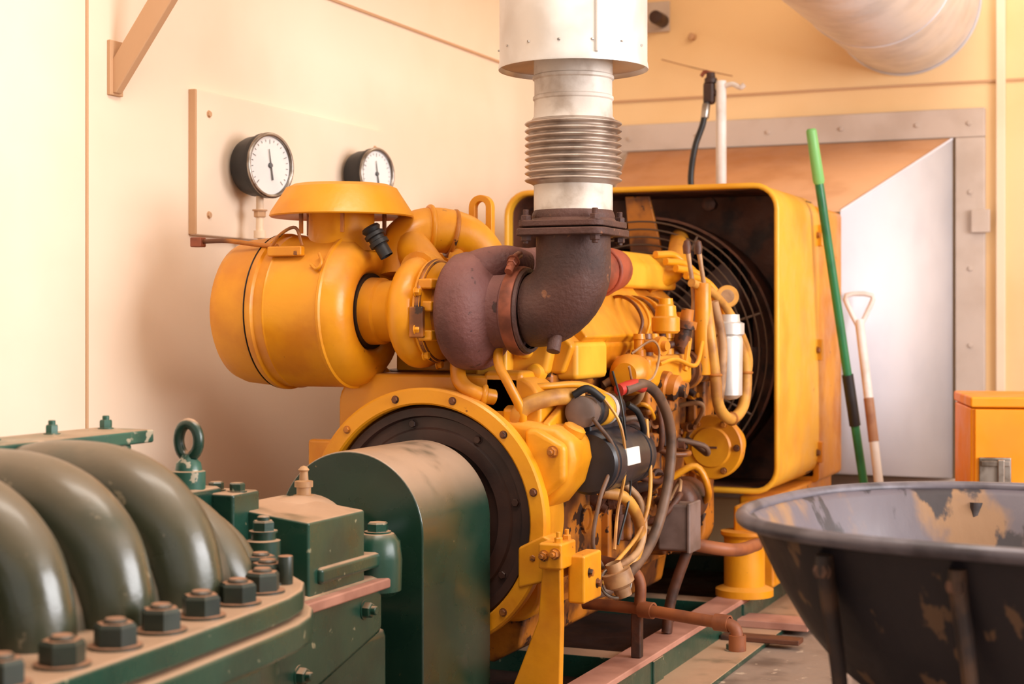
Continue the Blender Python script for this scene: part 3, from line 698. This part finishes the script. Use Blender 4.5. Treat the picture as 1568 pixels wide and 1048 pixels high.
lathe('compressor_cover', (-1.672, CY, CZ), (1, 0, 0), [(-.008, .0), (-.008, .078), (.0, .082), (.012, .09), (.03, .10), (.07, .10), (.080, .118), (.096, .118), (.101, .10), (.114, .085), (.124, 0)], M_Y, tu, 56)
sweep('compressor_outlet', [(-1.62, CY + .04, CZ + .08), (-1.66, CY + .06, CZ + .12), (-1.70, CY + .09, CZ + .15)], .046, M_Y, tu, 20)
torus('v_band', (-1.582, CY, CZ), (1, 0, 0), .112, .008, M_YD, tu, 56)
box('v_band_bolt', -1.60, -1.565, 3.180, 3.195, 1.06, 1.13, M_YD, tu, .004)
bolts('cover_bolts', [(-1.585, CY + .122 * math.cos(a_), CZ + .122 * math.sin(a_)) for a_ in [math.radians(k) for k in (200, 235, 160, 270)]], (1, 0, 0), .009, .012, M_Y, tu)
lathe('bearing_housing', (-1.58, CY, CZ), (1, 0, 0), [(0, .075), (.02, .09), (.03, .09), (.035, .06), (.08, .06)], M_YD, tu, 40)
for z_ in (-.055, .01, .06):
    box('bearing_lug', -1.585, -1.55, CY - .105, CY - .05, CZ + z_ - .012, CZ + z_ + .012, M_Y, tu, .005)
volute('turbine_volute', -1.485, .070, .040, .066, M_RUST, math.pi * .1)
lathe('turbine_housing', (-1.545, CY, CZ), (1, 0, 0), [(0, 0), (0, .095), (.005, .118), (.018, .130), (.035, .134), (.070, .134), (.088, .126), (.104, .106), (.116, .088), (.13, .084), (.142, .084), (.148, .092), (.16, .092), (.16, 0)], M_RUST, tu, 64)
sweep('turbine_inlet', [(-1.47, CY + .02, CZ + .075), (-1.44, CY + .08, CZ + .085), (-1.43, CY + .16, CZ + .09), (-1.43, CY + .25, CZ + .10)], [.062, .062, .058, .055], M_RUST, tu, 26)
sweep('turbine_shoulder', [(-1.51, CY - .015, CZ + .075), (-1.46, CY - .01, CZ + .097), (-1.42, CY + .02, CZ + .108), (-1.395, CY + .06, CZ + .10)], [.05, .046, .040, .036], M_RUST, tu, 26)
lathe('exhaust_clamp', (-1.392, CY, CZ), (1, 0, 0), [(0, .09), (.0, .098), (.008, .1), (.020, .1), (.028, .098), (.028, .09)], M_CLAMP, tu, 56)
lathe('clamp_lip', (-1.367, CY, CZ), (1, 0, 0), [(0, .085), (.0, .093), (.006, .096), (.012, .093), (.012, .085)], M_RUSTD, tu, 56)
sweep('clamp_tbolt', [(-1.378, CY - .075, CZ + .085), (-1.378, CY - .04, CZ + .115), (-1.378, CY - .01, CZ + .125)], .009, M_CLAMP, tu, 10)
bolts('clamp_nut', [(-1.378, CY - .045, CZ + .11)], (0, -1, -.6), .012, .016, M_CLAMP, tu, .014)

# ------------------------------------------------------------------ exhaust
EX = -1.254
ex = G('exhaust_pipe', (EX, CY, 1.5))
bend = .100
pts = [(-1.354, CY, CZ)]
pts += [(EX - bend + bend * math.sin(math.radians(t)), CY, CZ + bend - bend * math.cos(math.radians(t))) for t in range(5, 91, 8)]
pts += [(EX, CY, CZ + bend + .02), (EX, CY, 1.30)]
sweep('elbow', pts, [.080, .083, .084, .084, .084, .084, .084, .084, .083, .082], M_RUSTD, ex, 40, 2, smooth=False)
cyl('elbow_boss', (EX - .03, CY - .03, CZ - .055), (EX - .03, CY - .045, CZ - .090), .015, M_RUSTD, ex)
def flange(z0, z1, s, m):
    prism('flange', rr(EX - s, EX + s, CY - s, CY + s, .03, 5), 'XY', z0, z1, m, ex, .003)
flange(1.283, 1.299, .103, M_RUSTD)
flange(1.302, 1.316, .099, M_RUSTD)
bolts('flange_bolts', [(EX + a_ * .08, CY + b_ * .08, 1.316) for a_ in (-1, 1) for b_ in (-1, 1)], (0, 0, 1), .012, .012, M_RUSTD, ex, .012)
bolts('flange_nuts', [(EX + a_ * .08, CY + b_ * .08, 1.283) for a_ in (-1, 1) for b_ in (-1, 1)], (0, 0, -1), .012, .012, M_RUSTD, ex, .006)
lathe('weld_collar', (EX, CY, 1.316), (0, 0, 1), [(0, .096), (.006, .091), (.012, .092), (.02, .089), (.024, .087)], M_RUSTD, ex, 48)
lathe('lower_pipe', (EX, CY, 1.338), (0, 0, 1), [(0, .087), (.07, .087)], M_WRAP, ex, 48)
prof = [(0, .088)]
nb = 9
for i in range(nb):
    for k in range(9):
        a_ = math.pi * k / 8
        prof.append((.004 + i * .0155 + .0155 * k / 9, .094 + .0135 * math.sin(a_)))
prof += [(nb * .0155 + .004, .092), (nb * .0155 + .006, .088)]
lathe('bellows', (EX, CY, 1.396), (0, 0, 1), prof, M_BEL, ex, 56, 80)
lathe('upper_pipe', (EX, CY, 1.536), (0, 0, 1), [(0, .09), (.004, .092), (.012, .087), (.045, .086), (.048, .089), (.054, .089), (.057, .086), (.09, .086), (.093, .090), (.099, .090), (.102, .087), (.20, .087)], M_WRAP, ex, 48)
lathe('jacket', (EX, CY, 1.652), (0, 0, 1), [(.02, .085), (.008, .160), (0, .163), (-.002, .165), (.002, .1655), (.015, .163), (1.3, .163), (1.31, .157), (1.348, .157)], M_SIL, ex, 72)
box('jacket_seam', EX + .10, EX + .106, CY - .134, CY - .127, 1.665, 2.99, M_SIL, ex, .002)
bolts('jacket_rivets', [(EX + .163 * math.cos(a_), CY + .163 * math.sin(a_), 1.69) for a_ in [math.radians(k) for k in range(180, 380, 25)]], (0, 0, 1), .0035, .004, M_STEEL, ex, washer=False)

# ------------------------------------------------------------------ coupling guard
cg = G('coupling_guard', (-1.585, 3.05, .5))
GX = -1.588; GZ = .663; GR = .168
poly = [(GX - GR, .287)] + [(GX - GR * math.cos(math.radians(t)), GZ + GR * math.sin(math.radians(t))) for t in range(0, 181, 5)] + [(GX + GR, .287)]
prism('shell', poly, 'XZ', 2.888, 3.225, M_GD, cg, .004)
for s in (-1, 1):
    box('foot', GX + s * .19 - .035, GX + s * .19 + .035, 2.9, 3.2, .287, .297, M_GD, cg, .002)

# ------------------------------------------------------------------ pump
pu = G('split_case_pump', (-1.6, 1.9, .66))
PX = -1.585
lathe('shaft', (PX, 2.70, AZ), (0, 1, 0), [(0, .035), (.187, .035)], M_STEEL, pu, 24)
FT = .680
out_r = [(-1.195, .95), (-1.205, 1.35), (-1.225, 1.75), (-1.245, 2.0), (-1.256, 2.10), (-1.275, 2.17), (-1.31, 2.235), (-1.36, 2.285), (-1.42, 2.33), (-1.45, 2.36)]
out = out_r + [(2 * PX - x, y) for x, y in out_r[::-1]]
prism('upper_flange', out, 'XY', FT - .036, FT, M_G, pu, .006)
out2 = [(x + (.012 if x > PX else -.012), y + .006) for x, y in out]
prism('lower_flange', out2, 'XY', FT - .085, FT - .040, M_G, pu, .008)
inn = [(PX + (x - PX) * .9, y * .985) for x, y in out]
prism('lower_casing', inn, 'XY', .42, FT - .08, M_G, pu, .03)
prism('pump_feet', [(PX - .33, .288), (PX + .33, .288), (PX + .28, .43), (PX - .28, .43)], 'XZ', 1.35, 1.95, M_G, pu, .02)
lathe('upper_casing', (PX, .95, .655), (0, 1, 0), [(0, 0), (0, .208), (1.18, .208), (1.23, .185), (1.30, .13), (1.36, .11), (1.36, 0)], M_VAL, pu, 48)
for i, y in enumerate((2.00, 1.828, 1.658, 1.488, 1.318, 1.148)):
    P = [(-1.80, y, .75), (-1.74, y, .81), (-1.64, y, .840), (-1.54, y, .842), (-1.465, y, .822), (-1.412, y, .776), (-1.388, y, .715), (-1.378, y, .63)]
    sweep('volute_rib', P, [.058, .061, .063, .064, .064, .063, .060, .056], M_GR, pu, 28, 6, sy=1.12)
P = [(-1.66, 2.15, .79), (-1.58, 2.15, .795), (-1.50, 2.155, .775), (-1.44, 2.16, .73), (-1.41, 2.165, .68), (-1.40, 2.165, .64)]
sweep('end_rib', P, [.05, .052, .052, .050, .046, .042], M_GR, pu, 24)
sweep('end_rib_b', [(-1.62, 2.24, .77), (-1.53, 2.24, .765), (-1.46, 2.245, .72), (-1.43, 2.25, .67)], [.033, .033, .033, .03], M_GR, pu, 20)
box('spine_plate', -1.80, -1.675, .95, 2.34, .885, .908, M_GT, pu, .004)
box('spine_web', -1.78, -1.69, .95, 2.30, .80, .89, M_GT, pu, .01)
bolts('spine_bolts', [(-1.76, 1.3 + i * .145, .908) for i in range(8)], (0, 0, 1), .011, .016, M_GT, pu, .008)
BP = [(x, y, FT) for x, y in ((-1.242, 1.10), (-1.245, 1.22), (-1.250, 1.34), (-1.256, 1.46), (-1.262, 1.575), (-1.270, 1.69), (-1.278, 1.80), (-1.288, 1.91), (-1.298, 2.02), (-1.318, 2.12), (-1.358, 2.20), (-1.41, 2.262))]
bolts('flange_bolts', BP, (0, 0, 1), .028, .032, M_BOLT, pu, .006)
bolts('flange_bolts_far', [(2 * PX - x, y, z) for x, y, z in BP], (0, 0, 1), .028, .032, M_BOLT, pu, .006)
cyl('dowel', (-1.325, 2.20, FT), (-1.325, 2.20, FT + .045), .012, M_BOLT, pu)
lathe('eye_bolt_base', (-1.645, 2.40, .785), (0, 0, 1), [(0, .03), (.045, .03), (.047, .024), (.06, .022), (.068, .014), (.075, .012)], M_GT, pu, 24)
bm = bmesh.new()
sweep_bm(bm, [(-1.645 + .021 * math.cos(t), 2.40, .885 + .030 * math.sin(t)) for t in [math.pi * 2 * i / 24 for i in range(24)]], .010, 12, 1, True, False)
fin(bm, 'eye_bolt_ring', M_G, pu)
box('eye_boss', -1.70, -1.61, 2.33, 2.46, .71, .80, M_G, pu, .01)
box('gland_block', -1.655, -1.565, 2.42, 2.51, .66, .79, M_G, pu, .006)
bolts('gland_bolts', [(-1.63, 2.465, .79), (-1.585, 2.465, .79)], (0, 0, 1), .014, .016, M_G, pu)
lathe('gland_stud', (-1.49, 2.40, .67), (0, 0, 1), [(0, .03), (.045, .03), (.047, .022), (.06, .022), (.06, 0)], M_G, pu, 20)
bolts('gland_stud_nut', [(-1.49, 2.40, .73)], (0, 0, 1), .020, .02, M_G, pu, .008)
# bearing housing
prism('bearing_box', [(-1.62, .59), (-1.44, .59), (-1.44, .740), (-1.62, .762)], 'XZ', 2.47, 2.68, M_G, pu, .005)
lathe('bearing_housing', (PX, 2.60, AZ), (0, 1, 0), [(0, 0), (0, .10), (.02, .11), (.12, .11), (.14, .10), (.2, .08), (.24, .05), (.24, 0)], M_G, pu, 48)
box('bearing_split', -1.72, -1.43, 2.50, 2.76, .625, .655, M_G, pu, .008)
lathe('cap_boss', (-1.455, 2.76, .565), (0, 0, 1), [(0, .03), (.01, .046), (.07, .048), (.105, .044), (.12, .032), (.125, 0)], M_G, pu, 32)
bolts('cap_boss_nut', [(-1.455, 2.76, .687)], (0, 0, 1), .021, .02, M_G, pu)
prism('bearing_bracket', [(2.33, .40), (2.74, .50), (2.74, .61), (2.33, .61)], 'YZ', -1.68, -1.43, M_G, pu, .015)
box('bracket_lip', -1.44, -1.415, 2.40, 2.74, .585, .605, M_PINK, pu, .004)
bolts('bracket_bolts', [(-1.43, 2.66, .555), (-1.43, 2.42, .48)], (1, 0, 0), .015, .016, M_G, pu, .01)
lathe('grease_fitting', (-1.585, 2.70, .745), (0, 0, 1), [(0, .02), (.015, .02), (.016, .014), (.03, .014), (.031, .018), (.042, .018), (.044, .009), (.06, .008), (.064, .011), (.07, .006), (.072, 0)], M_TAN, pu, 20)
lathe('suction_flange', (-1.36, 2.38, .41), (.3, -.1, 1), [(-.05, .06), (0, .06), (0, .10), (.02, .10), (.024, .095), (.03, .04), (.03, 0)], M_G, pu, 40)
box('pedestal', -1.72, -1.45, 2.45, 2.80, .288, .50, M_G, pu, .02)

# ------------------------------------------------------------------ valve standpipe
vp = G('valve_standpipe', (-1.5, 5.4, 1.7))
cyl('pipe', (-1.503, 5.40, 1.486), (-1.503, 5.40, 1.93), .018, M_WHITE, vp)
box('valve_body', -1.565, -1.525, 5.38, 5.42, 1.85, 1.93, M_DK, vp, .012)
cyl('valve_link', (-1.56, 5.4, 1.89), (-1.49, 5.4, 1.89), .012, M_DK, vp)
lathe('cap', (-1.54, 5.40, 1.925), (0, 0, 1), [(0, .022), (.015, .022), (.02, .016), (.035, .014), (.035, 0)], M_DK, vp, 20)
sweep('lever', [(-1.50, 5.40, 1.91), (-1.46, 5.39, 1.915), (-1.43, 5.38, 1.90), (-1.415, 5.38, 1.91)], .009, M_WHITE, vp, 10)
sweep('top_lever', [(-1.535, 5.40, 1.955), (-1.56, 5.40, 1.965), (-1.575, 5.40, 1.95)], .007, M_CLAMP, vp, 8)
sweep('black_hose', [(-1.55, 5.38, 1.855), (-1.56, 5.37, 1.78), (-1.585, 5.36, 1.70), (-1.60, 5.36, 1.60), (-1.595, 5.36, 1.52)], .011, M_BLK, vp, 12)
cyl('hose_ferrule', (-1.55, 5.38, 1.85), (-1.555, 5.375, 1.80), .014, M_STEEL, vp)

# ------------------------------------------------------------------ broom and shovel
br = G('broom', (-1.05, 5.25, 1.0))
T_ = V((-1.126, 5.115, 1.715)); B_ = V((-.967, 5.40, .255))
def along(t): return T_.lerp(B_, t)
lathe('grip', T_, B_ - T_, [(0, 0), (0, .012), (.006, .017), (.17, .019), (.18, .016), (.18, 0)], M_GREENL, br, 20)
sweep('pole', [along(.11), along(.96)], .0145, M_GREEND, br, 14, 4)
sweep('joint_sleeve', [along(.545), along(.66)], .019, M_BLK, br, 16, 4)
box('head_block', -1.04, -.87, 5.36, 5.43, .235, .28, M_GREEND, br, .01)
bm = bmesh.new()
for i in range(24):
    for j in range(4):
        x = -1.03 + i * .0068; y = 5.37 + j * .015
        sweep_bm(bm, [(x, y, .24), (x + random.uniform(-.006, .006), y + random.uniform(-.006, .006), .201)], .0025, 5, 1)
fin(bm, 'bristles', M_BLK, br)
sh = G('shovel', (-1.03, 5.5, .7))
top = V((-1.070, 5.63, 1.10)); bot = V((-.975, 5.56, .42))
sweep('shaft', [top, top.lerp(bot, .5), bot], .016, M_WHITE, sh, 14)
sweep('lower_shaft', [top.lerp(bot, .40), top.lerp(bot, .62)], .0175, M_WOOD, sh, 14)
sweep('socket', [top.lerp(bot, .9), bot + V((.006, 0, -.06))], .0185, M_STEEL, sh, 14)
u_ = V((.92, .39, 0))
sweep('d_grip', [top + V((0, 0, -.03)), top - u_ * .03 + V((0, 0, .03)), top - u_ * .045 + V((0, 0, .085)), top + u_ * .045 + V((0, 0, .085)), top + u_ * .03 + V((0, 0, .03)), top + V((0, 0, -.03))], .009, M_WHITE, sh, 10, 3)
bm = bmesh.new()
rows = []
for i in range(7):
    t = i / 6; z = .42 - t * .215; w = .10 * (1 - .55 * t ** 3)
    rows.append([bm.verts.new((-.965 + u_.x * q * w + .03 * t, 5.57 + u_.y * q * w - .025 * (q * q), z)) for q in (-1, -.5, 0, .5, 1)])
for A, B in zip(rows, rows[1:]):
    for k in range(4): bm.faces.new((A[k], A[k + 1], B[k + 1], B[k]))
o = fin(bm, 'blade', M_STEEL, sh); o.modifiers.new('s', 'SOLIDIFY').thickness = .003

# ------------------------------------------------------------------ orange cabinet
ca = G('storage_cabinet', (-.300, 5.05, FZ), (0, 0, math.radians(14)), local=True)
box('carcass', -.345, .345, -.20, .19, .03, .745, M_ORANGE, ca, .006)
box('lid', -.347, .35, -.215, .20, .747, .778, M_ORANGE, ca, .006)
box('door_panel', -.335, .335, -.214, -.20, .06, .742, M_ORANGE, ca, .004)
box('latch_plate', -.325, -.235, -.226, -.214, .52, .605, M_STEEL, ca, .004)
box('latch_lever', -.275, -.255, -.24, -.226, .525, .60, M_STEEL, ca, .004)
box('latch_bar', -.32, -.24, -.232, -.226, .58, .595, M_STEEL, ca, .002)
for x in (-.3, .3):
    for y in (-.16, .15):
        cyl('foot', (x, y, 0), (x, y, .035), .02, M_BLK, ca)

# ------------------------------------------------------------------ wheelbarrow
WC = V((-.225, 2.62, .6))
wbw = G('wheelbarrow', WC, (0, 0, math.radians(-9)))
def sup(cx, cy, hx_, hy_, z, n=3.0, N_=72):
    o = []
    for i in range(N_):
        t = 2 * math.pi * i / N_
        c, s = math.cos(t), math.sin(t)
        o.append(V((cx + hx_ * math.copysign(abs(c) ** (2 / n), c), cy + hy_ * math.copysign(abs(s) ** (2 / n), s), z)))
    return o
lv = [(.79, -.225, .475, .43, 2.6), (.775, -.225, .462, .417, 2.6), (.70, -.22, .435, .385, 2.6), (.62, -.215, .395, .345, 2.6), (.56, -.21, .355, .305, 2.5), (.52, -.205, .315, .265, 2.5), (.502, -.20, .27, .225, 2.4), (.495, -.20, .2, .16, 2.3), (.493, -.20, .1, .08, 2.2)]
bm = bmesh.new(); rings = []
for z, cx, hx_, hy_, n_ in lv:
    rings.append([bm.verts.new(p) for p in sup(cx, 2.62, hx_, hy_, z, n_)])
for A, B in zip(rings, rings[1:]):
    for i in range(72):
        j = (i + 1) % 72
        bm.faces.new((A[i], A[j], B[j], B[i]))
bm.faces.new(rings[-1])
o = fin(bm, 'tray', [M_BARO, M_BARI], wbw, ang=60)
md = o.modifiers.new('s', 'SOLIDIFY'); md.thickness = .005; md.offset = -1; md.material_offset = 1
bm = bmesh.new(); sweep_bm(bm, sup(-.225, 2.62, .478, .433, .790, 2.6), .0115, 12, 1, True, False); fin(bm, 'rim', M_RIM, wbw, ang=60)
for s in (-1, 1):
    y = 2.62 + s * .19
    sweep('handle_rail', [(-.50, 2.62 + s * .06, .34), (-.35, 2.62 + s * .12, .42), (-.15, y, .478), (.10, 2.62 + s * .22, .482), (.55, 2.62 + s * .28, .58), (.95, 2.62 + s * .30, .68)], .018, M_LEG, wbw, 12)
    cyl('grip', (.85, 2.62 + s * .295, .657), (.98, 2.62 + s * .301, .688), .023, M_BLK, wbw)
    for (x, hw) in ((-.47, .395), (-.27, .425)):
        Y = lambda q: 2.62 + s * q
        sweep('leg_strap', [(x, Y(hw - .012), .765), (x, Y(hw - .014), .735), (x + .005, Y(hw - .03), .66), (x + .01, Y(hw - .05), .55), (x + .015, Y(hw - .06), .35), (x + (.03 if x < -.4 else -.03), Y(hw - .06), FZ + .012)], [.021, .021, .019, .017, .016, .016], M_LEG, wbw, 10, 6, sy=.6)
        bolts('strap_bolt', [(x, Y(hw + .000), .742)], (0, s, 0), .011, .007, M_LBOLT, wbw)
    sweep('leg_foot', [(-.44, 2.62 + s * .335, FZ + .012), (-.37, 2.62 + s * .35, FZ + .010), (-.30, 2.62 + s * .365, FZ + .012)], .012, M_LEG, wbw, 10)
    sweep('leg_tie', [(-.455, 2.62 + s * .34, .46), (-.37, 2.62 + s * .35, .475), (-.285, 2.62 + s * .37, .46)], .011, M_LEG, wbw, 10)
sweep('cross_brace', [(-.44, 2.30, .46), (-.42, 2.62, .45), (-.44, 2.94, .46)], .012, M_LEG, wbw, 10)
sweep('cross_brace_b', [(-.30, 2.26, .44), (-.30, 2.62, .45), (-.30, 2.98, .44)], .012, M_LEG, wbw, 10)
lathe('tyre', (-.53, 2.57, .29), (0, 1, 0), [(.01, .10), (0, .13), (.0, .165), (.015, .182), (.04, .19), (.06, .19), (.085, .182), (.10, .165), (.10, .13), (.09, .10), (.01, .10)], M_BLK, wbw, 48)
lathe('wheel_hub', (-.53, 2.55, .29), (0, 1, 0), [(0, 0), (0, .012), (.03, .02), (.04, .10), (.10, .10), (.11, .02), (.14, .012), (.14, 0)], M_LEG, wbw, 32)
wbw.location.x += .045

# ------------------------------------------------------------------ lights
def area(name, loc, target, sx, sy_, power, col):
    l = bpy.data.lights.new(name, 'AREA'); l.shape = 'RECTANGLE'; l.size = sx; l.size_y = sy_; l.energy = power; l.color = col
    o = bpy.data.objects.new(name, l); o.location = loc
    o.rotation_euler = (V(target) - V(loc)).to_track_quat('-Z', 'Y').to_euler()
    sc.collection.objects.link(o)
    return o
area('window_light', (XR - .02, 3.0, 1.85), (XR - 2, 3.0, 1.80), 3.1, 1.6, 205, (.98, .96, .97))
area('ceiling_bounce_fill', (-.9, 2.2, 2.95), (-1.2, 2.4, 0), 1.6, .5, 38, (1.0, .92, .82))  # unseen fill added in place of warm bounce off the ceiling
area('back_wall_warm_fill', (-.9, 5.3, 2.95), (-1.2, 5.6, 0), 1.2, .4, 17, (1.0, .80, .58))  # unseen warm fill added for the back wall end
w = bpy.data.worlds.new('world'); sc.world = w; w.use_nodes = True
bg = w.node_tree.nodes['Background']
bg.inputs[0].default_value = (1.0, .93, .88, 1); bg.inputs[1].default_value = .85
sc.view_settings.view_transform = 'Standard'
sc.view_settings.look = 'None'
sc.view_settings.exposure = 0

# ------------------------------------------------------------------ camera
cd = bpy.data.cameras.new('camera'); cam = bpy.data.objects.new('camera', cd)
sc.collection.objects.link(cam)
cam.location = (0, 0, 1.1)
cam.rotation_euler = (math.pi / 2, 0, math.radians(23.0))
cd.sensor_width = 36; cd.lens = 36 * 2450 / 1568
cd.shift_y = -34 / 1568
cd.dof.use_dof = True; cd.dof.focus_distance = 3.5; cd.dof.aperture_fstop = 4.2
sc.camera = cam
